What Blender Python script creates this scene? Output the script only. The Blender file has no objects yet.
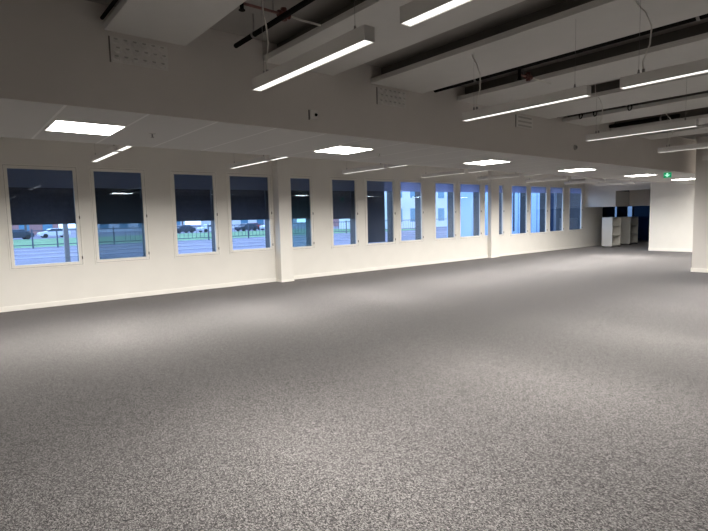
import bpy, math, random
from mathutils import Vector, Matrix
random.seed(7)
COL = bpy.context.scene.collection
PI = math.pi

# ------------------------------------------------------------------ materials
def new_mat(name):
    m = bpy.data.materials.new(name); m.use_nodes = True
    nt = m.node_tree; nt.nodes.clear()
    out = nt.nodes.new('ShaderNodeOutputMaterial')
    return m, nt, out

def paint(name, col, rough=0.6, var=0.04, scale=6.0, bump=0.0, bscale=200.0, metal=0.0, spec=0.5):
    """plain painted/metal surface with a faint procedural mottling"""
    m, nt, out = new_mat(name)
    b = nt.nodes.new('ShaderNodeBsdfPrincipled')
    tc = nt.nodes.new('ShaderNodeTexCoord')
    n = nt.nodes.new('ShaderNodeTexNoise'); n.inputs['Scale'].default_value = scale; n.inputs['Detail'].default_value = 4
    nt.links.new(tc.outputs['Object'], n.inputs['Vector'])
    r = nt.nodes.new('ShaderNodeValToRGB')
    r.color_ramp.elements[0].position = 0.3; r.color_ramp.elements[1].position = 0.7
    r.color_ramp.elements[0].color = (*[c * (1 - var) for c in col], 1)
    r.color_ramp.elements[1].color = (*[min(1, c * (1 + var)) for c in col], 1)
    nt.links.new(n.outputs['Fac'], r.inputs['Fac'])
    nt.links.new(r.outputs['Color'], b.inputs['Base Color'])
    b.inputs['Roughness'].default_value = rough; b.inputs['Metallic'].default_value = metal
    b.inputs['Specular IOR Level'].default_value = spec
    if bump:
        n2 = nt.nodes.new('ShaderNodeTexNoise'); n2.inputs['Scale'].default_value = bscale
        nt.links.new(tc.outputs['Object'], n2.inputs['Vector'])
        bp = nt.nodes.new('ShaderNodeBump'); bp.inputs['Strength'].default_value = bump; bp.inputs['Distance'].default_value = 0.002
        nt.links.new(n2.outputs['Fac'], bp.inputs['Height']); nt.links.new(bp.outputs['Normal'], b.inputs['Normal'])
    nt.links.new(b.outputs['BSDF'], out.inputs['Surface'])
    return m

def math_node(nt, op, a, b=None, c=None):
    n = nt.nodes.new('ShaderNodeMath'); n.operation = op
    for i, v in enumerate((a, b, c)):
        if v is None: continue
        if isinstance(v, (int, float)): n.inputs[i].default_value = v
        else: nt.links.new(v, n.inputs[i])
    return n.outputs[0]

def carpet_mat():
    m, nt, out = new_mat('carpet_heather_grey')
    b = nt.nodes.new('ShaderNodeBsdfPrincipled')
    tc = nt.nodes.new('ShaderNodeTexCoord')
    v = nt.nodes.new('ShaderNodeTexVoronoi'); v.inputs['Scale'].default_value = CARPET_SCALE
    mp = nt.nodes.new('ShaderNodeMapping'); mp.inputs['Scale'].default_value = (1.0, 0.6, 1.0)
    nt.links.new(tc.outputs['Object'], mp.inputs['Vector']); nt.links.new(mp.outputs['Vector'], v.inputs['Vector'])
    n = nt.nodes.new('ShaderNodeTexNoise'); n.inputs['Scale'].default_value = 42; n.inputs['Detail'].default_value = 6; n.inputs['Roughness'].default_value = 0.75
    nt.links.new(tc.outputs['Object'], n.inputs['Vector'])
    sep = nt.nodes.new('ShaderNodeSeparateColor'); nt.links.new(v.outputs['Color'], sep.inputs['Color'])
    mix = math_node(nt, 'MULTIPLY_ADD', sep.outputs['Red'], 0.62, math_node(nt, 'MULTIPLY', n.outputs['Fac'], 0.38))
    r = nt.nodes.new('ShaderNodeValToRGB'); cr = r.color_ramp
    cr.elements[0].position = 0.18; cr.elements[0].color = (0.009, 0.0085, 0.0085, 1)
    cr.elements[1].position = 0.86; cr.elements[1].color = (0.135, 0.128, 0.1255, 1)
    e = cr.elements.new(0.5); e.color = (0.037, 0.0348, 0.0345, 1)
    nt.links.new(mix, r.inputs['Fac'])
    nt.links.new(r.outputs['Color'], b.inputs['Base Color'])
    b.inputs['Roughness'].default_value = 1.0; b.inputs['Specular IOR Level'].default_value = 0.1
    b.inputs['Sheen Weight'].default_value = 0.32; b.inputs['Sheen Roughness'].default_value = 0.30; b.inputs['Sheen Tint'].default_value = (1, .95, .93, 1)
    bp = nt.nodes.new('ShaderNodeBump'); bp.inputs['Strength'].default_value = 0.5; bp.inputs['Distance'].default_value = 0.004
    nt.links.new(mix, bp.inputs['Height']); nt.links.new(bp.outputs['Normal'], b.inputs['Normal'])
    nt.links.new(b.outputs['BSDF'], out.inputs['Surface'])
    return m

def soffit_mat(col):
    """painted tile ceiling: slightly paler joint profiles every 0.64 m along X"""
    m, nt, out = new_mat('soffit_tiles')
    b = nt.nodes.new('ShaderNodeBsdfPrincipled'); b.inputs['Roughness'].default_value = 0.8
    tc = nt.nodes.new('ShaderNodeTexCoord'); sx = nt.nodes.new('ShaderNodeSeparateXYZ')
    nt.links.new(tc.outputs['Object'], sx.inputs[0])
    fr = math_node(nt, 'FRACT', math_node(nt, 'DIVIDE', math_node(nt, 'ADD', sx.outputs['X'], 63.18), 0.64))
    line = math_node(nt, 'LESS_THAN', fr, 0.035)
    geo = nt.nodes.new('ShaderNodeNewGeometry'); sn = nt.nodes.new('ShaderNodeSeparateXYZ'); nt.links.new(geo.outputs['Normal'], sn.inputs[0])
    down = math_node(nt, 'LESS_THAN', sn.outputs['Z'], -0.5)
    mx = nt.nodes.new('ShaderNodeMix'); mx.data_type = 'RGBA'
    mx.inputs['A'].default_value = (*col, 1); mx.inputs['B'].default_value = (0.70, 0.685, 0.66, 1)
    nt.links.new(math_node(nt, 'MULTIPLY', line, down), mx.inputs['Factor'])
    nt.links.new(mx.outputs['Result'], b.inputs['Base Color'])
    nt.links.new(b.outputs['BSDF'], out.inputs['Surface'])
    return m

def emit(name, col, s, pattern=False):
    m, nt, out = new_mat(name)
    e = nt.nodes.new('ShaderNodeEmission'); e.inputs['Color'].default_value = (*col, 1); e.inputs['Strength'].default_value = s
    if pattern:   # prismatic lens cells of the luminaire cover
        tc = nt.nodes.new('ShaderNodeTexCoord')
        v = nt.nodes.new('ShaderNodeTexVoronoi'); v.inputs['Scale'].default_value = 70
        nt.links.new(tc.outputs['Object'], v.inputs['Vector'])
        nt.links.new(math_node(nt, 'MULTIPLY_ADD', v.outputs['Distance'], -s * 0.5, s * 1.2), e.inputs['Strength'])
    nt.links.new(e.outputs[0], out.inputs['Surface'])
    return m

def glass_mat(name, tint, refl=1.0):
    """window pane: tinted see-through with the mirror share of two glass layers"""
    m, nt, out = new_mat(name)
    t = nt.nodes.new('ShaderNodeBsdfTransparent'); t.inputs['Color'].default_value = (*tint, 1)
    g = nt.nodes.new('ShaderNodeBsdfGlossy'); g.inputs['Roughness'].default_value = 0.0; g.inputs['Color'].default_value = (0.85, 0.92, 1.0, 1)
    geo = nt.nodes.new('ShaderNodeNewGeometry')      # same mirror share entering and leaving the pane
    fr = nt.nodes.new('ShaderNodeFresnel'); nt.links.new(math_node(nt, 'MULTIPLY_ADD', geo.outputs['Backfacing'], 1/1.5-1.5, 1.5), fr.inputs['IOR'])
    f = math_node(nt, 'MINIMUM', math_node(nt, 'MULTIPLY', fr.outputs[0], 1.1 * refl), 1.0)
    mx = nt.nodes.new('ShaderNodeMixShader'); nt.links.new(f, mx.inputs[0])
    nt.links.new(t.outputs[0], mx.inputs[1]); nt.links.new(g.outputs[0], mx.inputs[2])
    nt.links.new(mx.outputs[0], out.inputs['Surface'])
    return m

def sheer_mat(name, col, tint, fac):
    m, nt, out = new_mat(name)
    t = nt.nodes.new('ShaderNodeBsdfTransparent'); t.inputs['Color'].default_value = (*tint, 1)
    d = nt.nodes.new('ShaderNodeBsdfDiffuse'); d.inputs['Color'].default_value = (*col, 1)
    tr = nt.nodes.new('ShaderNodeBsdfTranslucent'); tr.inputs['Color'].default_value = (*col, 1)
    m2 = nt.nodes.new('ShaderNodeMixShader'); m2.inputs[0].default_value = 0.5
    nt.links.new(d.outputs[0], m2.inputs[1]); nt.links.new(tr.outputs[0], m2.inputs[2])
    mx = nt.nodes.new('ShaderNodeMixShader'); mx.inputs[0].default_value = fac
    nt.links.new(t.outputs[0], mx.inputs[1]); nt.links.new(m2.outputs[0], mx.inputs[2])
    nt.links.new(mx.outputs[0], out.inputs['Surface'])
    return m

CARPET_SCALE = 190
PANEL_E, PEND_E, PEND_W, SPREAD = 20.0, 2.0, 80.0, 168
NARROW_W = 46.0
M = dict(
    carpet=carpet_mat(),
    wall=paint('warm_white_wall', (0.80, 0.77, 0.715), 0.75, 0.015, 3, 0.15, 300),
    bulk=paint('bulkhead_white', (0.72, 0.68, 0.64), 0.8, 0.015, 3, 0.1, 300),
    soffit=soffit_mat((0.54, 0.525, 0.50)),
    slab=paint('slab_grey', (0.38, 0.36, 0.335), 0.9, 0.08, 2, 0.2, 80),
    trim=paint('trim_white', (0.88, 0.85, 0.79), 0.45, 0.01),
    frame=paint('window_frame_white', (0.83, 0.80, 0.74), 0.4, 0.01),
    gap=paint('shadow_gap', (0.06, 0.05, 0.045), 0.8),
    reveal=paint('anthracite_reveal', (0.045, 0.05, 0.06), 0.5, 0.1),
    glass=glass_mat('window_glass', (0.80, 0.88, 0.97)),
    band=sheer_mat('frosted_band', (0.58, 0.60, 0.74), (0.74, 0.68, 0.80), 0.66),
    blind=paint('dark_screen_fabric', (0.085, 0.085, 0.115), 0.9, 0.2, 14),
    sheer=sheer_mat('sheer_mesh', (0.14, 0.17, 0.20), (0.70, 0.76, 0.76), 0.25),
    sheer2=sheer_mat('sheer_mesh_teal', (0.12, 0.19, 0.21), (0.70, 0.85, 0.85), 0.25),
    beam=paint('beam_panel_white', (0.68, 0.665, 0.635), 0.6, 0.02, 4),
    beamside=paint('beam_casing_shade', (0.16, 0.15, 0.135), 0.7, 0.05, 8),  # grey darkened to stand for the shade in the gaps between beams
    vent=paint('vent_white', (0.76, 0.735, 0.70), 0.5, 0.01),
    dark=paint('vent_hole_dark', (0.50, 0.48, 0.45), 0.9),
    black=paint('black_lagging', (0.008, 0.007, 0.006), 0.9, 0.2, 20, spec=0.05),
    red=paint('red_fitting', (0.12, 0.03, 0.025), 0.5, 0.15, 30),
    pink=paint('faded_red_pipe', (0.22, 0.10, 0.085), 0.5, 0.15, 20),
    steel=paint('steel', (0.30, 0.29, 0.28), 0.4, 0.1, 20, metal=0.7),
    cable=paint('white_cable', (0.78, 0.76, 0.70), 0.5),
    housing=paint('lamp_housing_white', (0.76, 0.74, 0.71), 0.45, 0.01),
    lens=emit('pendant_lens', (1.0, 0.97, 0.92), PEND_E, True),
    panel=emit('panel_lens', (1.0, 0.96, 0.89), PANEL_E),
    cab=paint('cabinet_white', (0.78, 0.76, 0.70), 0.4, 0.01),
    exitg=emit('exit_green', (0.02, 0.55, 0.22), .55),
    exitw=emit('exit_white', (0.45, 1.0, 0.70), 1.1),
    # outside
    paving=paint('wet_paving', (0.165, 0.145, 0.19), 0.6, 0.35, 0.25),
    kerb=paint('kerb_pale', (0.42, 0.40, 0.46), 0.7),
    grass=paint('grass', (0.16, 0.30, 0.13), 0.9, 0.45, 0.8),
    fence=paint('fence_dark', (0.06, 0.08, 0.11), 0.6),
    carw=paint('car_white', (0.62, 0.66, 0.72), 0.3), card=paint('car_dark', (0.03, 0.04, 0.06), 0.3), carr=paint('car_red', (0.4, 0.05, 0.05), 0.3),
    tyre=paint('tyre', (0.02, 0.02, 0.02), 0.8), carglass=paint('car_glass', (0.05, 0.07, 0.1), 0.1),
    bwhite=paint('facade_white', (0.66, 0.68, 0.72), 0.8, 0.06, 0.5), bblue=paint('facade_pale_blue', (0.36, 0.52, 0.74), 0.5, 0.08, 0.4),
    bdark=paint('facade_navy', (0.02, 0.035, 0.07), 0.4, 0.2, 1), brick=paint('facade_brick', (0.36, 0.20, 0.19), 0.8, 0.1, 1),
    roof=paint('roof_red', (0.34, 0.10, 0.08), 0.8, 0.15, 1), wteal=paint('window_teal', (0.10, 0.24, 0.34), 0.2),
    tree=paint('tree_bark_twigs', (0.10, 0.09, 0.08), 0.9, 0.4, 3),
    navyglass=glass_mat('navy_glass', (0.03, 0.045, 0.07), 1.0), clear=glass_mat('clear_glass', (0.7, 0.82, 0.95), 1.0),
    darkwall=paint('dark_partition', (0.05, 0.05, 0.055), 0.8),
)

# ------------------------------------------------------------------ mesh helpers
class MB:
    def __init__(s): s.v = []; s.f = []
    def box(s, a, b):
        (x0, y0, z0), (x1, y1, z1) = [[f(p, q) for p, q in zip(a, b)] for f in (min, max)]
        i = len(s.v)
        s.v += [(x0,y0,z0),(x1,y0,z0),(x1,y1,z0),(x0,y1,z0),(x0,y0,z1),(x1,y0,z1),(x1,y1,z1),(x0,y1,z1)]
        s.f += [tuple(i+k for k in q) for q in ((0,3,2,1),(4,5,6,7),(0,1,5,4),(1,2,6,5),(2,3,7,6),(3,0,4,7))]
        return s
    def tube(s, pts, r, n=10, cap=True):
        pts = [Vector(p) for p in pts]; rings = []
        for k, p in enumerate(pts):
            d = (pts[min(k+1, len(pts)-1)] - pts[max(k-1, 0)]).normalized()
            up = Vector((0,0,1)) if abs(d.z) < 0.95 else Vector((1,0,0))
            a = d.cross(up).normalized(); b = d.cross(a)
            rr = r[k] if isinstance(r, (list, tuple)) else r
            i = len(s.v); rings.append(i)
            s.v += [tuple(p + rr*(math.cos(t)*a + math.sin(t)*b)) for t in (2*PI*j/n for j in range(n))]
        for i, j in zip(rings, rings[1:]):
            s.f += [(i+k, i+(k+1)%n, j+(k+1)%n, j+k) for k in range(n)]
        if cap:
            s.f.append(tuple(rings[0]+k for k in reversed(range(n)))); s.f.append(tuple(rings[-1]+k for k in range(n)))
        return s
    def prism(s, prof, x0, x1, axis='y'):
        """extrude a closed (u,w) profile along an axis"""
        i = len(s.v); n = len(prof)
        for t in (x0, x1):
            for u, w in prof: s.v.append((u, t, w) if axis == 'y' else (t, u, w))
        s.f += [(i+k, i+(k+1)%n, i+n+(k+1)%n, i+n+k) for k in range(n)]
        s.f += [tuple(i+k for k in reversed(range(n))), tuple(i+n+k for k in range(n))]
        return s
    def build(s, name, mat, parent=None, bevel=0.0, smooth=False):
        me = bpy.data.meshes.new(name); me.from_pydata(s.v, [], s.f); me.validate()
        import bmesh
        bm = bmesh.new(); bm.from_mesh(me); bmesh.ops.recalc_face_normals(bm, faces=bm.faces); bm.to_mesh(me); bm.free()
        me.materials.append(mat)
        if smooth:
            for p in me.polygons: p.use_smooth = True
        o = bpy.data.objects.new(name, me); COL.objects.link(o)
        if parent: o.parent = parent
        if bevel:
            b = o.modifiers.new('bevel', 'BEVEL'); b.width = bevel; b.segments = 2; b.limit_method = 'ANGLE'
        return o

def tag(o, label, cat=None, group=None, kind=None):
    if label: o['label'] = label
    if cat: o['category'] = cat
    if group: o['group'] = group
    if kind: o['kind'] = kind
    return o
def thing(name, label, cat, loc=(0,0,0), rz=0, group=None, kind=None):
    o = bpy.data.objects.new(name, None); COL.objects.link(o); o.empty_display_size = 0.1
    o.location = loc; o.rotation_euler.z = rz
    return tag(o, label, cat, group, kind)
def dup(root, loc, label, group=None, rz=None):
    def cp(o, par):
        c = o.copy(); COL.objects.link(c)
        if par is not None: c.parent = par
        for ch in KIDS(o): cp(ch, c)
        return c
    r = cp(root, None); r.location = loc
    if rz is not None: r.rotation_euler.z = rz
    return tag(r, label, None, group)
def KIDS(o): return [c for c in bpy.data.objects if c.parent == o]

# ------------------------------------------------------------------ dimensions (metres; camera stands at x=0, y=0)
D = 11.084                 # inner face of the window wall
YN, YF = 4.587, 6.554      # near and far edge of the dropped soffit
ZS, ZC = 2.5, 3.344        # soffit underside, slab underside
X0, X1, Y0 = -7.0, 29.0, -6.0
TH = 0.30

# ------------------------------------------------------------------ setting
tag(MB().box((X0-.2, Y0-.2, -0.12), (X1+.2, D+TH, 0)).box((24.3, D+TH, -0.12), (X1+.2, 13.3, 0)).build('floor', M['carpet']), 'speckled grey carpet floor of the empty office', 'floor', kind='structure')
tag(MB().box((X0-.2, Y0-.2, ZC), (X1+.2, D+TH, ZC+.2)).box((24.3, D+TH, ZC), (X1+.2, 13.3, ZC+.2)).build('ceiling', M['slab']), 'dim grey concrete ceiling slab above the beams', 'ceiling', kind='structure')
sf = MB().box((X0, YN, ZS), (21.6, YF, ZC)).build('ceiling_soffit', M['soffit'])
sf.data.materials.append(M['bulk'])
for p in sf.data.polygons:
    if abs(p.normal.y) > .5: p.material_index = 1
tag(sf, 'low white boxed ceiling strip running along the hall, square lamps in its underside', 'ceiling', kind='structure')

# windows: x of outer casing (left, right)
WIN = [(0.93,2.09),(2.355,3.37),(3.955,4.93),(5.265,6.40),(6.80,7.655),(8.28,9.20),(9.53,10.68),(10.895,11.925),(12.49,13.535),
       (13.76,14.95),(15.14,16.335),(16.82,17.955),(18.135,19.41),(19.60,20.745),(21.215,22.38)]
WIN = [(a-(.035 if i != 4 else 0), b+(.035 if i != 2 else .06)) for i, (a, b) in enumerate(WIN)]
ZB = [.75,.76,.77,.785,.76,.735,.725,.74,.74,.745,.74,.725,.72,.73,.74]
ZTL = [2.695+.003*i for i in range(15)]; ZT = 2.70
wl = MB()
xs = X0
for (a, b), zb, ZT in zip(WIN, ZB, ZTL):
    wl.box((xs, D, 0), (a+.02, D+TH, ZC)); xs = b-.02
    wl.box((a+.02, D, 0), (b-.02, D+TH, zb+.02)); wl.box((a+.02, D, ZT-.02), (b-.02, D+TH, ZC))
wl.box((xs, D, 0), (24.4, D+TH, ZC))
tag(wl.build('wall_window', M['wall']), 'long warm white wall with fifteen tall windows', 'wall', kind='structure')
tag(MB().box((X0, D-.016, 0), (24.4, D, .095)).build('baseboard_window', M['trim'], bevel=.004), 'white skirting board along the foot of the window wall', 'skirting board', kind='structure')

ORD = ['leftmost','second','third','fourth','fifth','sixth','seventh','eighth','ninth','tenth','eleventh','twelfth','thirteenth','fourteenth','rightmost']
def ring(mb, x0, x1, z0, z1, w, y0, y1):
    mb.box((x0,y0,z0),(x0+w,y1,z1)); mb.box((x1-w,y0,z0),(x1,y1,z1)); mb.box((x0+w,y0,z0),(x1-w,y1,z0+w)); mb.box((x0+w,y0,z1-w),(x1-w,y1,z1))
BL = {0:1.60, 2:1.60, 3:1.60, 5:1.57, 6:0.84, 1:1.58, 4:1.60}
for i, ((a, b), zb) in enumerate(zip(WIN, ZB)):
    ZT = ZTL[i]
    extra = {0:'cars and fence behind it', 1:'hazy mesh behind its glass', 4:'hard right of the nearer column, teal tinted', 6:'dark screen lowered almost to the sill', 10:'half hidden by the farther column', 14:'dark navy, at the far end'}.get(i, 'counted from the left')
    t = thing('window_%d' % (i+1), '%s tall white framed window, %s' % (ORD[i], extra), 'window', ((a+b)/2, D, zb), kind='structure')
    w = b - a; h = ZT - zb; x0, x1 = -w/2, w/2
    m = MB(); ring(m, x0, x1, 0, h, .026, -.012, .04); m.build('casing', M['frame'], t, .002)
    m = MB(); ring(m, x0+.025, x1-.025, .025, h-.025, .006, .0, .03); m.build('shadow_gap', M['gap'], t)
    m = MB(); ring(m, x0+.030, x1-.030, .030, h-.030, .056, -.006, .042); sash = m.build('window_frame', M['frame'], t, .003)
    MB().box((x0+.082, .034, .082), (x1-.082, .040, h-.082)).build('pane', M['glass'], t)
    MB().box((x0+.04, .050, 2.27+.011*i-zb), (x1-.04, .053, h-.04)).build('frosted_strip', M['band'], t)
    m = MB(); ring(m, x0+.021, x1-.021, .021, h-.021, .03, .043, TH+.02); m.build('reveal', M['reveal'], t)
    for z in (.16, .95): MB().tube([(x1-.030, -.014, z-.03), (x1-.030, -.014, z+.03)], .010, 8).build('hinge', M['gap'], sash)
    if i in (1, 4):
        MB().box((x0+.08, .10, .08), (x1-.08, .102, h-.08)).build('mesh_shade', M['sheer'] if i == 1 else M['sheer2'], t)
    if i in BL:
        gap = 0.10 if i != 6 else .30
        bt = thing('roller_blind', 'dark outdoor roller screen behind the %s window from the left, %s' % (ORD[i] if i else 'first', 'lowered to the sill' if i == 6 else 'lowered half way'), 'roller blind', ((a+b)/2, D+.25, BL[i]), group='dark roller screens outside the windows')
        bx1 = x1-.055 - (.16 if i == 6 else 0)
        MB().box((x0+.055, -.004, 0), (bx1, .004, ZT-.06-BL[i])).build('screen_fabric', M['blind'], bt)
        MB().box((x0+.055, -.012, -.022), (bx1, .012, .006)).build('bottom_rail', M['reveal'], bt)

# columns
def column(x0, x1, y0, lab):
    m = MB().box((x0, y0, 0), (x1, D, ZC)).build('column', M['wall'])
    tag(m, lab, 'column', kind='structure')
    b = MB().box((x0-.008, y0-.008, 0), (x1+.008, D-.016, .06)).build('base', M['trim'], m)
column(6.47, 6.83, 10.82, 'nearer square white column standing against the window wall')
column(15.36, 15.83, 10.93, 'farther square white column standing against the window wall')

# other walls
tag(MB().box((X0-.2, Y0, 0), (X0, D+TH, ZC)).build('wall_left', M['wall']), 'white end wall left of the photo', 'wall', kind='structure')
tag(MB().box((X0-.2, Y0-.2, 0), (X1, Y0, ZC)).build('wall_back', M['wall']), 'white wall behind the viewpoint', 'wall', kind='structure')
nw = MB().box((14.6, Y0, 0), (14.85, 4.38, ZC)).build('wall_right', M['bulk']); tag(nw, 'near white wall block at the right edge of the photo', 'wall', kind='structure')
tag(MB().box((14.584, Y0, 0), (14.6, 4.396, .10)).build('baseboard_right', M['trim']), 'skirting board of the near wall at the right edge', 'skirting board', kind='structure')
tag(MB().box((21.6, Y0, 0), (21.85, 7.97, ZC)).build('wall_core', M['wall']), 'bright white wall panel right of the dark opening', 'wall', kind='structure')
tag(MB().box((21.584, Y0, 0), (21.6, 7.986, .12)).build('baseboard_core', M['trim']), 'skirting board of the bright wall right of the opening', 'skirting board', kind='structure')
tag(MB().box((21.592, 7.95, .12), (21.86, 7.978, ZC)).build('trim_1', M['trim']), 'pale corner strip on the left edge of the bright wall', 'trim', kind='structure')
# end of hall: lintel wall, boxed duct, recess
tag(MB().box((22.6, 7.97, 2.46), (22.8, D, ZC)).build('wall_end_upper', M['wall']), 'white wall above the dark opening at the far end', 'wall', kind='structure')
tag(MB().box((22.59, 9.72, 1.80), (24.2, D-.001, 2.459)).build('trim_2', M['wall']), 'boxed white duct hanging above the bookcases beside the last window', 'boxed duct', kind='structure')
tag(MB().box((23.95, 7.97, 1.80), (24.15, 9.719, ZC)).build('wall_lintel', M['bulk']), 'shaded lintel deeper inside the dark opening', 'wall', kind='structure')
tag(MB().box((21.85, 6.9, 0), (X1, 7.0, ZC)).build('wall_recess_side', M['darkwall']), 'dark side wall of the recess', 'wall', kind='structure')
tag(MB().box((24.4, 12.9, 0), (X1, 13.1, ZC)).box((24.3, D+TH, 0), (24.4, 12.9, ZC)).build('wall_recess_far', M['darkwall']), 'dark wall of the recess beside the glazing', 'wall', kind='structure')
# glazed far wall of the recess
fw = MB()
XG = 28.0
panes = [(11.95,12.12,1.0,1.72,'clear'),(11.22,11.52,1.0,1.72,'clear')]
edges = [7.0, 8.3, 9.4, 10.3, 11.16, 11.44, 11.93, 12.09, 12.9]
tg = thing('window_16', 'dark blue glazed partition at the end of the recess behind the bookcases', 'window', (XG, 10, 0), kind='structure')
m = MB()
for e in edges: m.box((-.03, e-.03-10, 0), (.03, e+.03-10, ZC))
m.box((-.03, -3, 0), (.03, 2.9, .08)); m.box((-.03, -3, 1.86), (.03, 2.9, 1.94)); m.box((-.03, -3, 2.7), (.03, 2.9, ZC))
m.build('mullion_frame', M['reveal'], tg)
for e0, e1 in zip(edges, edges[1:]):
    clear = e0 in (11.16, 11.93)
    if clear:
        MB().box((-.004, e0+.03-10, 1.05), (.004, e1-.03-10, 1.86)).build('clear_pane', M['clear'], tg)
        MB().box((-.004, e0+.03-10, .08), (.004, e1-.03-10, 1.05)).build('navy_pane', M['navyglass'], tg)
    else:
        MB().box((-.004, e0+.03-10, .08), (.004, e1-.03-10, 1.86)).build('navy_pane', M['navyglass'], tg)
    MB().box((-.004, e0+.03-10, 1.94), (.004, e1-.03-10, 2.7)).build('navy_pane', M['navyglass'], tg)

# ------------------------------------------------------------------ ceiling beams in the high zone
BEAMS = [(1.15,1.83),(2.62,3.50),(4.06,4.95),(5.65,6.40),(7.10,8.06),(8.50,9.33),(10.35,11.15),(11.6,12.4)]
BD = ['beam whose end meets the leftmost round-holed vent','second beam from the left, behind the brightest pendant','third beam from the left, wide and unbroken across the top','fourth beam from the left, above the second row of pendants',
      'fifth beam from the left, above the smallest slotted vent','sixth beam from the left, past the cluttered gap','seventh beam from the left, thin in the distance','eighth beam from the left, farthest one by the right wall']
YB0, YB1 = -5.2, YN
for k, (a, b) in enumerate(BEAMS):
    t = thing('ceiling_beam', 'pale boxed ceiling panel, ' + BD[k], 'ceiling beam', ((a+b)/2, YN, 3.14), group='flat pale beams under the slab')
    w = (b-a)/2; L = YB1 - YB0
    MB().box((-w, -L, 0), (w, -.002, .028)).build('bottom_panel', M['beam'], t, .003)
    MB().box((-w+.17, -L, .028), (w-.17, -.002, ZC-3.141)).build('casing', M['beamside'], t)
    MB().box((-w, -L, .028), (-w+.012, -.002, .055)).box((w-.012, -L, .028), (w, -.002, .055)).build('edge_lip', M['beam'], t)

# air vents with round holes on the bulkhead face
def vent(x0, x1, z0, z1, lab, nx=6, nz=3, slots=False):
    t = thing('air_vent', lab, 'air vent', ((x0+x1)/2, YN, z0), group='white vents on the bulkhead under beam ends')
    w = (x1-x0)/2; h = z1-z0
    MB().box((-w, -.014, 0), (w, -.001, h)).build('grille_plate', M['vent'], t, .003)
    MB().box((-w-.012, -.006, -.004), (-w, -.001, h)).build('side_gap', M['beamside'], t)
    for r in range(nz):
        for c in range(nx):
            z = h*(r+.5)/nz
            if slots:
                MB().box((-w*.8, -.017, z-.012), (w*.8, -.013, z+.012)).build('slot', M['dark'], t)
                break
            x = -w + 2*w*(c+.5 + (.18 if r == 1 else 0))/(nx+.2)
            # raised eyeball nozzle with a shaded throat
            m = MB().tube([(x, -.013, z), (x, -.030, z+.004)], [.030, .024], 14); nz_ = m.build('nozzle', M['vent'], t, smooth=False)
            MB().tube([(x, -.0295, z+.012), (x, -.0315, z+.014)], [.016, .016], 10).build('throat', M['dark'], nz_)
vent(1.19, 1.66, 2.895, 3.10, 'leftmost white vent with rows of round nozzles, below the first beam end')
vent(4.16, 4.63, 2.915, 3.11, 'middle white vent with rows of round nozzles, below the third beam end')
vent(7.08, 7.55, 2.92, 3.11, 'small slotted white vent right of the second pendant row', slots=True)

# ------------------------------------------------------------------ services between the beams
def pipe_y(x, z, y0, y1, r, lab, mat='black', hang=()):
    t = thing('insulated_pipe', lab, 'pipe', (x, y1, z), group='black pipes between the beams')
    MB().tube([(0, 0, 0), (0, y0-y1, 0)], r, 14).build('pipe_run', M[mat], t, smooth=True)
    MB().tube([(0, .006, 0), (0, -.02, 0)], r*.75, 14).build('end_collar', M['beamside'], t)
    for y in hang:
        MB().tube([(0, y-y1, r*.6), (0, y-y1, ZC-z)], .006, 6).build('hanger_rod', M['steel'], t)
        MB().tube([(0, y-y1-.012, 0), (0, y-y1+.012, 0)], r+.006, 14).build('clamp', M['steel'], t)
pipe_y(2.235, 3.17, -5, 4.40, .022, 'thick black pipe hanging left, between first and second beam', hang=(4.05, 2.2))
pipe_y(5.10, 3.19, -5, 4.50, .034, 'black pipe running along the right edge of the third beam', hang=(3.85, 1.55))
pipe_y(1.12, 3.20, -5, 4.50, .014, 'black pipe tucked against the left side of the first beam', hang=(3.5,))
pipe_y(8.19, 3.19, -5, 4.52, .028, 'thin black pipe past the fifth beam', hang=(3.4,))
pipe_y(10.12, 3.20, 3.3, 4.50, .035, 'short black pipe stub past the sixth beam', hang=(3.6,))

def sprinkler_branch(x0, y, z, x1, lab):
    t = thing('sprinkler_pipe', lab, 'sprinkler pipe', (x0, y, z), group='red sprinkler branches')
    L = x1-x0
    MB().tube([(0,0,0),(L,0,0)], .011, 10).build('pipe_run', M['pink'], t, smooth=True)
    MB().tube([(L-.055,0,0),(L+.055,0,0)], .027, 12).tube([(L,0,-.045),(L,0,.05)], .026, 12).build('tee_fitting', M['red'], t)
    MB().tube([(L+.05,0,0),(L+.16,-.03,-.02),(L+.30,-.10,-.05)], .009, 8).build('branch_tube', M['cable'], t, smooth=True)
    MB().tube([(L-.10,0,0),(L-.10,0,ZC-z)], .005, 6).build('hanger_rod', M['steel'], t)
    h = MB().tube([(0,0,-.05),(0,0,.055)], [.016,.016], 8); hd = h.build('sprinkler_head', M['black'], t)
    MB().tube([(0,0,-.056),(0,0,-.050)], .026, 12).build('deflector', M['black'], hd)
sprinkler_branch(1.93, 3.67, 3.235, 2.31, 'faded red sprinkler branch pipe crossing the thick black pipe at left')
sprinkler_branch(5.16, 3.30, 3.12, 5.34, 'small red sprinkler fitting beside the third beam')

# clutter of brackets in the gap past the fifth beam
for k, (x, y, lab) in enumerate([(8.42,4.22,'small black hanger clip, leftmost in the gap past the fifth beam'),(8.42,3.98,'curved black conduit clip in the gap past the fifth beam'),(8.44,3.45,'dark bracket in the gap past the fifth beam, right of the curved clips')]):
    t = thing('pipe_bracket', lab, 'bracket', (x, y, 3.08), group='brackets past the fifth beam')
    MB().tube([(-.03,-.04,.2642),(-.03,-.04,.08),(-.015,-.02,.05),(.015,.02,.05),(.03,.04,.08),(.03,.04,.2642)], .010, 8).build('strap', M['black'], t, smooth=True)
    MB().box((-.012,-.12,.12),(.012,.12,.14)).build('crossbar', M['black'], t)

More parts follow.
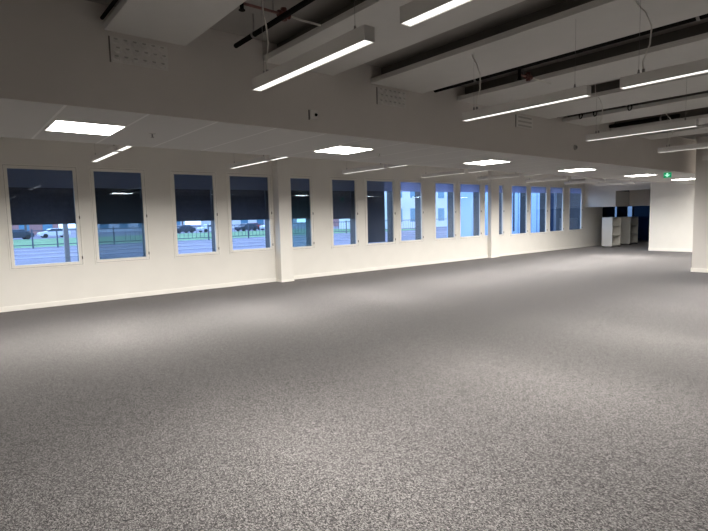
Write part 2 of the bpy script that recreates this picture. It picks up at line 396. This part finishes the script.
# ------------------------------------------------------------------ lamps
def area(name, parent, sx, sy, w, loc=(0,0,-.004), spread=SPREAD, col=(1,.962,.905)):
    l = bpy.data.lights.new(name, 'AREA'); l.shape = 'RECTANGLE'; l.size = sx; l.size_y = sy; l.energy = w; l.color = col; l.spread = math.radians(spread)
    o = bpy.data.objects.new(name, l); COL.objects.link(o); o.parent = parent; o.location = loc
    return o

LIP = .006
def make_pendant(L, ztop, label, group, loc, cable=0, pw=1.0):
    """origin: underside centre. cable: 0 none, +1/-1 at the far/near gripper"""
    t = thing('pendant_light', label, 'pendant light', loc, group=group)
    W = .037
    m = MB().box((-W, -L/2, .010), (W, L/2, .08)); e = .003
    m.box((-W, -L/2, 0), (-W+e, L/2, .010)).box((W-e, -L/2, 0), (W, L/2, .010)).box((-W+e, -L/2, 0), (W-e, -L/2+e, .010)).box((-W+e, L/2-e, 0), (W-e, L/2, .010))
    m.build('housing', M['housing'], t)
    MB().box((-W+e, -L/2+e, LIP), (W-e, L/2-e, .0099)).build('diffuser', M['lens'], t)
    g = L/2 - .12 if L > 1 else L/2 - .1
    for s in (-1, 1):
        gr = MB().tube([(0, s*g, .08), (0, s*g, .115)], [.010, .006], 10).build('gripper', M['steel'], t)
        MB().tube([(0, s*g, .115), (0, s*g, ztop-ZP-.002)], .0012, 6).build('suspension_wire', M['steel'], gr)
    if cable:
        y = cable*(g-.03); H = ztop-ZP
        MB().tube([(.01, y, .08), (.015, y+.01, .17), (.005, y-.04, .28), (-.02, y-.06, .40), (-.01, y-.01, .52), (.03, y+.06, .60), (.04, y+.08, H-.002)], .0055, 8).build('power_cable', M['cable'], t, smooth=True)
        MB().tube([(.01, y, .08), (.01, y, .115)], .011, 8).build('cable_gland', M['steel'], t)
    area('lamp_emitter', t, 2*W-.012, L-.012, pw*PEND_W*L/1.3, (0,0,-.0006))
    area('lens_emitter', t, 2*W-.012, L-.012, pw*NARROW_W*L/1.3, (0,0,-.0009), 76)
    return t
ZP = 2.5
XA = [1.86, 4.12, 6.69, 9.13, 11.3, 13.66, 15.95, 18.1]
GN, GF, GB = 'linear pendants under the beams', 'linear pendants by the windows', 'linear pendants outside the photo'
CL = ZC
def on_beam(x): return any(a-.01 < x < b+.01 for a, b in BEAMS)
def zt(x): return 3.139 if on_beam(x) else ZC
nearL = {0:'large bright linear pendant at upper left, white cable above its far end',
         1:'long linear pendant right of centre, seen side on, cable at its left end',
         2:'long thin linear pendant below the cluttered gap at right, third row',
         3:'dim linear pendant just above the green exit sign, cut by the right edge'}
near2 = {0:'bright pendant cut off by the top edge, in line with the large left one',
         1:'linear pendant running out at the right edge, white cable rising from it'}
for i, x in enumerate(XA[:6]):
    if i < 5:
        vis = i < 4
        make_pendant(1.265, zt(x), nearL.get(i, 'unseen linear pendant added behind the near right wall for its light'), GN if vis else GB, (x+(.035 if i else 0), 2.65 if i else 2.735, ZP), 1)
        make_pendant(1.265, zt(x), near2.get(i, 'unseen linear pendant added behind the near right wall for its light'), GN if i in near2 else GB, (x+(.035 if i else 0), 1.13 if i else 1.20, ZP), 1 if i != 0 else 0, pw=.48)
farO = ['leftmost','second','third','fourth','fifth','sixth','seventh','eighth']
for i, x in enumerate(XA):
    make_pendant(1.30, ZC, 'long outer bar of the %s pendant pair by the windows, counted from left' % farO[i], GF, (x, 7.84, ZP), pw=1.0 if i < 4 else 1+.12*(i-3))
    make_pendant(.49, ZC, 'short inner bar of the %s pendant pair by the windows, counted from left' % farO[i], GF, (x, 6.83, ZP), pw=1.0 if i < 4 else 1+.12*(i-3))
# further unseen rows, put in for their light: left of the frame and behind the viewpoint
for x in (-.5, -2.9, -5.3):
    make_pendant(1.32, ZC, 'unseen linear pendant added behind the near right wall for its light', GB, (x, 2.69, ZP), pw=.35)
    make_pendant(1.30, ZC, 'unseen linear pendant added behind the near right wall for its light', GB, (x, 7.84, ZP))
for x in (15.95, 18.1, 20.3):  # unseen pendants added to brighten the white wall beside the opening
    make_pendant(1.32, ZC, 'unseen linear pendant added behind the near right wall for its light', GB, (x, 2.69, ZP), pw=2.4)
for x in (-2.9, -.5, 1.86, 4.12, 6.69, 9.13, 11.3):
    make_pendant(1.32, zt(x), 'unseen linear pendant added behind the near right wall for its light', GB, (x, -1.9, ZP), pw=.15)

# square panel lamps in the soffit
PX = [-2.02, 1.16, 4.39, 7.68, 10.97, 14.34, 17.66, 20.9]
PN = ['lamp outside the photo on the left', 'leftmost square ceiling lamp, the nearest and largest', 'second square ceiling lamp from the left, below the small wall sensor', 'third square ceiling lamp from the left',
      'fourth square ceiling lamp from the left, above the far windows', 'fifth square ceiling lamp, left of the green exit sign', 'sixth square ceiling lamp, right of the green exit sign', 'lamp outside the photo on the right']
for x, lab in zip(PX, PN):
    t = thing('ceiling_panel_light', lab, 'ceiling light', (x, 5.56, ZS), group='square lamps in the soffit')
    m = MB(); 
    for q in (((-.305,-.305),(-.292,.305)),((.292,-.305),(.305,.305)),((-.292,-.305),(.292,-.292)),((-.292,.292),(.292,.305))):
        m.box((q[0][0], q[0][1], -.006), (q[1][0], q[1][1], -.0005))
    m.build('frame', M['trim'], t)
    MB().box((-.292,-.292,-.005), (.292,.292,-.001)).build('diffuser', M['panel'], t)

# ------------------------------------------------------------------ small things
def soffit_head(x, y, lab):
    t = thing('ceiling_sprinkler', lab, 'sprinkler', (x, y, ZS), group='sprinkler heads in the soffit')
    MB().tube([(0,0,-.0005),(0,0,-.006)], [.036,.030], 16).build('rosette', M['dark'], t)
    MB().tube([(0,0,-.006),(0,0,-.040)], .008, 8).build('body', M['steel'], t)
    MB().tube([(0,0,-.040),(0,0,-.044)], .018, 12).build('deflector', M['steel'], t)
soffit_head(1.80, 5.55, 'small dark sprinkler head right of the leftmost square lamp')
soffit_head(5.08, 5.58, 'small dark sprinkler head right of the second square lamp')
t = thing('wall_sensor', 'small white sensor with dark eye on the bulkhead above the second square lamp', 'sensor', (3.22, YN, 2.63))
MB().box((-.055,-.030,0),(.045,-.001,.10)).build('housing', M['vent'], t, .006)
MB().box((-.068,-.010,-.004),(-.055,-.001,.10)).build('back_plate', M['beamside'], t)
MB().tube([(.012,-.029,.05),(.012,-.046,.048)], [.018,.012], 12).build('lens', M['black'], t, smooth=True)
t = thing('smoke_detector', 'tiny grey detector on the bulkhead above the fourth square lamp', 'smoke detector', (8.95, YN, 2.70))
MB().tube([(0,-.001,.03),(0,-.03,.03)], [.05,.04], 16).build('base', M['dark'], t)
MB().tube([(0,-.03,.03),(0,-.045,.03)], [.03,.02], 12).build('cap', M['steel'], t)

# exit sign hanging from the bulkhead's lower edge
t = thing('exit_sign', 'small green lit exit sign hanging under the soffit at right', 'exit sign', (13.72, 4.70, 2.35))
MB().box((-.012,-.085,0),(.012,.085,.13)).build('case', M['exitg'], t, .004)
MB().box((-.02,-.09,.13),(.02,.09,.149)).build('top_rail', M['vent'], t)
m = MB()   # pale arrow pointing down
m.prism([(-.065,.075),(.065,.075),(0,.020)], -.0145, -.013, axis='x'); m.box((-.0145,-.020,.075),(-.013,.020,.115))
m.build('arrow_mark', M['exitw'], t)

# bookcases
def bookcase(x, y, w, d, h, lab):
    t = thing('bookcase', lab, 'bookcase', (x, y, 0), group='white bookcases in the opening')
    s = .022
    # open side faces -Y; length along X
    MB().box((0,0,.05),(s,d,h)).build('side_panel', M['cab'], t, .002)
    MB().box((w-s,0,.05),(w,d,h)).build('side_panel', M['cab'], t, .002)
    MB().box((s,d-s,.05),(w-s,d,h-s)).build('back_panel', M['cab'], t)
    MB().box((s,0,h-s),(w-s,d,h)).build('top', M['cab'], t)
    for z in (.07, .07+(h-.07)/3, .07+2*(h-.07)/3): MB().box((s,.01,z),(w-s,d-s,z+s)).build('shelf', M['cab'], t)
    for px in (.04, w-.04):
        for py in (.04, d-.04): MB().tube([(px,py,0),(px,py,.05)], .025, 10).build('foot', M['black'], t)
bookcase(22.75, 9.90, .86, .45, 1.33, 'nearer white open bookcase with three shelves standing in the dark opening')
bookcase(25.0, 10.05, .86, .45, 1.32, 'rear shaded white bookcase behind the nearer one in the dark opening')

# ------------------------------------------------------------------ outside
GZ = -.3
tag(MB().box((-60, D+TH+.02, GZ-.2), (160, 50, GZ)).build('paving', M['paving']), 'lilac grey paved yard outside the windows', 'paving', kind='structure')
tag(MB().box((-60, 50, GZ-.2), (56.5, 84, GZ+.01)).build('grass', M['grass']), 'green grass strip beyond the fence', 'grass', kind='stuff')
tag(MB().box((-60, 84, GZ-.2), (200, 400, GZ)).box((56.5, 50, GZ-.2), (200, 84, GZ)).build('parking_lot', M['paving']), 'pale asphalt car park beyond the grass', 'car park', kind='structure')
for k, y in enumerate((33.5, 38.5, 44, 49.6)):
    tag(MB().box((-20, y, GZ), (46, y+.35, GZ+.06)).build('trim_%d' % (k+3), M['kerb']), 'pale kerb line across the paved yard', 'kerb', kind='structure')
# fence
t = thing('fence', 'dark metal bar fence between the paved yard and the grass', 'fence', (0, 49.2, GZ))
MB().box((-6,-.02,1.42),(60,.02,1.50)).build('rail', M['fence'], t); MB().box((-6,-.02,.25),(60,.02,.31)).build('rail', M['fence'], t)
for x in (-3, 2.2, 5.7, 7.5, 12, 16.5, 21, 25.5, 30, 34.5, 39, 43.5, 48, 54): MB().box((x-.05,-.05,0),(x+.05,.05,1.62)).build('post', M['fence'], t)
m = MB()
x = 13.0
while x < 52: m.box((x-.014,-.012,.3),(x+.014,.012,1.45)); x += .42
b = m.build('bar_infill', M['fence'], t); b['kind'] = 'stuff'
# steel post close to the first window
t = thing('steel_post', 'grey steel post right outside the leftmost window', 'post', (2.49, 15.0, GZ))
MB().box((-.055,-.055,0),(.055,.055,3.0)).build('shaft', M['steel'], t); MB().box((-.14,-.14,0),(.14,.14,.03)).build('base_plate', M['steel'], t)

def make_car(mat, lab, loc, rz):
    t = thing('car', lab, 'car', loc, rz, group='parked cars')
    prof = [(-2.15,.30),(-2.2,.62),(-2.05,.85),(-1.2,.95),(-.55,1.42),(.9,1.46),(1.65,1.0),(2.15,.92),(2.2,.35),(1.7,.25),(-1.7,.25)]
    MB().prism(prof, -.85, .85, axis='y').build('body', M[mat], t, .06)
    MB().prism([(-1.05,.97),(-.5,1.36),(.85,1.40),(1.42,1.0)], -.865, .865, axis='y').build('side_window', M['carglass'], t)
    for x in (-1.35, 1.35):
        for y in (-.8, .8): MB().tube([(x, y-.12, .32), (x, y+.12, .32)], .32, 16).build('wheel', M['tyre'], t)
cars = [('card','dark parked car seen low in the leftmost window',(7.9,86,GZ),.15),('carw','white parked car seen low in the leftmost window',(13.6,92,GZ),.1),
        ('card','dark parked car left in the third window',(32.8,88,GZ),.3),('carw','pale parked car in the third window',(38.2,89,GZ),.2),
        ('card','dark parked car left in the fourth window',(44.2,86,GZ),.25),('carr','red parked car in the fourth window',(49.5,94,GZ),.3),('carw','pale parked car right in the fourth window',(50.5,88,GZ),.2)]
for c in cars: make_car(*c)

def house(x, y, w, d, h, wm, rm, lab, nx, nz):
    t = thing('building', lab, 'building', (x, y, GZ))
    wm_ = MB().box((0,0,0),(w,d,h)).build('wall', M[wm], t)
    if rm == 'gable': MB().prism([(-.4,h),(w+.4,h),(w/2,h+3.2)], -.4, d+.4, axis='y').build('roof', M['roof'], t)
    elif rm: MB().box((-.3,-.3,h),(w+.3,d+.3,h+.4)).build('roof', M[rm], t)
    for i in range(nx):
        for j in range(nz):
            cx = w*(i+.5)/nx; cz = h*(j+.55)/nz
            MB().box((cx-w/nx*.22,-.05,cz-h/nz*.28),(cx+w/nx*.22,.02,cz+h/nz*.28)).build('window', M['wteal'], t)
house(-6, 128, 26, 12, 7, 'brick', 'gable', 'low brick building far off behind the leftmost window', 6, 2)
house(28, 132, 22, 12, 6, 'bwhite', 'bdark', 'white building far off behind the third window', 5, 2)
house(56, 124, 24, 12, 5.5, 'bwhite', 'gable', 'white house with red roof far off behind the fourth window', 5, 2)
house(78, 96, 30, 14, 8, 'brick', 'roof', 'brick building with many panes behind the sixth window', 9, 3)
house(57, 60, 60, 14, 12, 'bwhite', 'bwhite', 'white block with teal panes behind the eighth and ninth windows', 17, 3)
# near pale blue facade seen obliquely
t = thing('building', 'pale blue clad facade close behind the tenth to thirteenth windows', 'building', (26.0, 20.0, GZ))
MB().box((0,0,0),(8.8,2,7)).build('wall', M['bblue'], t)
m = MB()
for k in range(11): m.box((.4+k*.8,-.03,0),(.44+k*.8,0,7))
m.build('cladding_joints', M['wteal'], t)
for x in (1.2, 4.6, 8.2): MB().box((x,-.06,.7),(x+.12,.0,6.0)).build('downpipe', M['bdark'], t)
t = thing('building', 'dark navy wing with pale panels behind the last two windows', 'building', (34.9, 19.4, GZ))
MB().box((0,0,0),(14,9,8)).build('wall', M['bdark'], t)
MB().box((.3,-.06,2.35),(2.9,0,3.4)).build('pale_panel', M['bwhite'], t); MB().box((1.5,-.06,0),(3.2,0,1.35)).build('pale_panel', M['bwhite'], t)
MB().box((4.6,-.06,0),(4.9,0,6)).build('pale_strip', M['bblue'], t)

def tree(x, y, h, lab):
    t = thing('bare_tree', lab, 'tree', (x, y, GZ), group='bare trees beyond the car park')
    MB().tube([(0,0,0),(.1,0,h*.35),(0,0,h*.6)], [.22,.16,.1], 8).build('trunk', M['tree'], t)
    m = MB()
    for k in range(34):
        a = random.uniform(0, 2*PI); e = random.uniform(.3, 1.2); z = h*random.uniform(.3, .6); L = h*random.uniform(.2,.42)
        p = Vector((0,0,z)); d = Vector((math.cos(a)*math.cos(e), math.sin(a)*math.cos(e), math.sin(e)))
        q = p + d*L; m.tube([p, q], [.05,.02], 5)
        for j in range(3):
            d2 = (d + Vector([random.uniform(-.7,.7) for _ in range(3)])).normalized(); m.tube([p+d*L*.6, p+d*L*.6+d2*L*.6], [.03,.01], 4)
    m.build('branches', M['tree'], t)
for k, (x, y, h, lab) in enumerate([(2,108,8,'bare tree far behind the leftmost window, left one'),(12,112,9,'bare tree far behind the leftmost window, right one'),(41,110,8,'bare tree far behind the third window'),(62,108,9,'bare tree far behind the fourth window')]): tree(x, y, h, lab)

# ------------------------------------------------------------------ world: dusk sky
w = bpy.data.worlds.new('dusk'); bpy.context.scene.world = w; w.use_nodes = True
nt = w.node_tree; nt.nodes.clear()
out = nt.nodes.new('ShaderNodeOutputWorld'); bg = nt.nodes.new('ShaderNodeBackground'); tc = nt.nodes.new('ShaderNodeTexCoord')
sp = nt.nodes.new('ShaderNodeSeparateXYZ'); nt.links.new(tc.outputs['Generated'], sp.inputs[0])
rp = nt.nodes.new('ShaderNodeValToRGB'); rp.color_ramp.elements[0].position = .0; rp.color_ramp.elements[0].color = (.60,.74,.88,1)
rp.color_ramp.elements[1].position = .7; rp.color_ramp.elements[1].color = (.32,.44,.70,1)
nt.links.new(sp.outputs['Z'], rp.inputs['Fac']); nt.links.new(rp.outputs['Color'], bg.inputs['Color']); bg.inputs['Strength'].default_value = 5.0
nt.links.new(bg.outputs[0], out.inputs[0])

# ------------------------------------------------------------------ camera
yaw, pit, rol, F_ = 0.683820397956821, 0.09350612823727839, -0.024142458946459912, 501.2253840807068
Fv = Vector((math.sin(yaw)*math.cos(pit), math.cos(yaw)*math.cos(pit), -math.sin(pit)))
R0 = Fv.cross(Vector((0,0,1))).normalized(); U0 = R0.cross(Fv)
R = math.cos(rol)*R0 + math.sin(rol)*U0; U = R.cross(Fv)
cd = bpy.data.cameras.new('camera'); cam = bpy.data.objects.new('camera', cd); COL.objects.link(cam)
cam.matrix_world = Matrix(((R.x,U.x,-Fv.x,0),(R.y,U.y,-Fv.y,0),(R.z,U.z,-Fv.z,1.55),(0,0,0,1)))
cd.sensor_fit = 'HORIZONTAL'; cd.sensor_width = 36; cd.lens = F_/708*36; cd.clip_end = 1000
sc = bpy.context.scene; sc.camera = cam
sc.view_settings.view_transform = 'Standard'; sc.view_settings.look = 'None'; sc.view_settings.gamma = 1; sc.view_settings.exposure = 0.0
sc.cycles.use_denoising = True; sc.cycles.max_bounces = 10; sc.cycles.diffuse_bounces = 5; sc.cycles.transparent_max_bounces = 12; sc.cycles.sample_clamp_indirect = 6
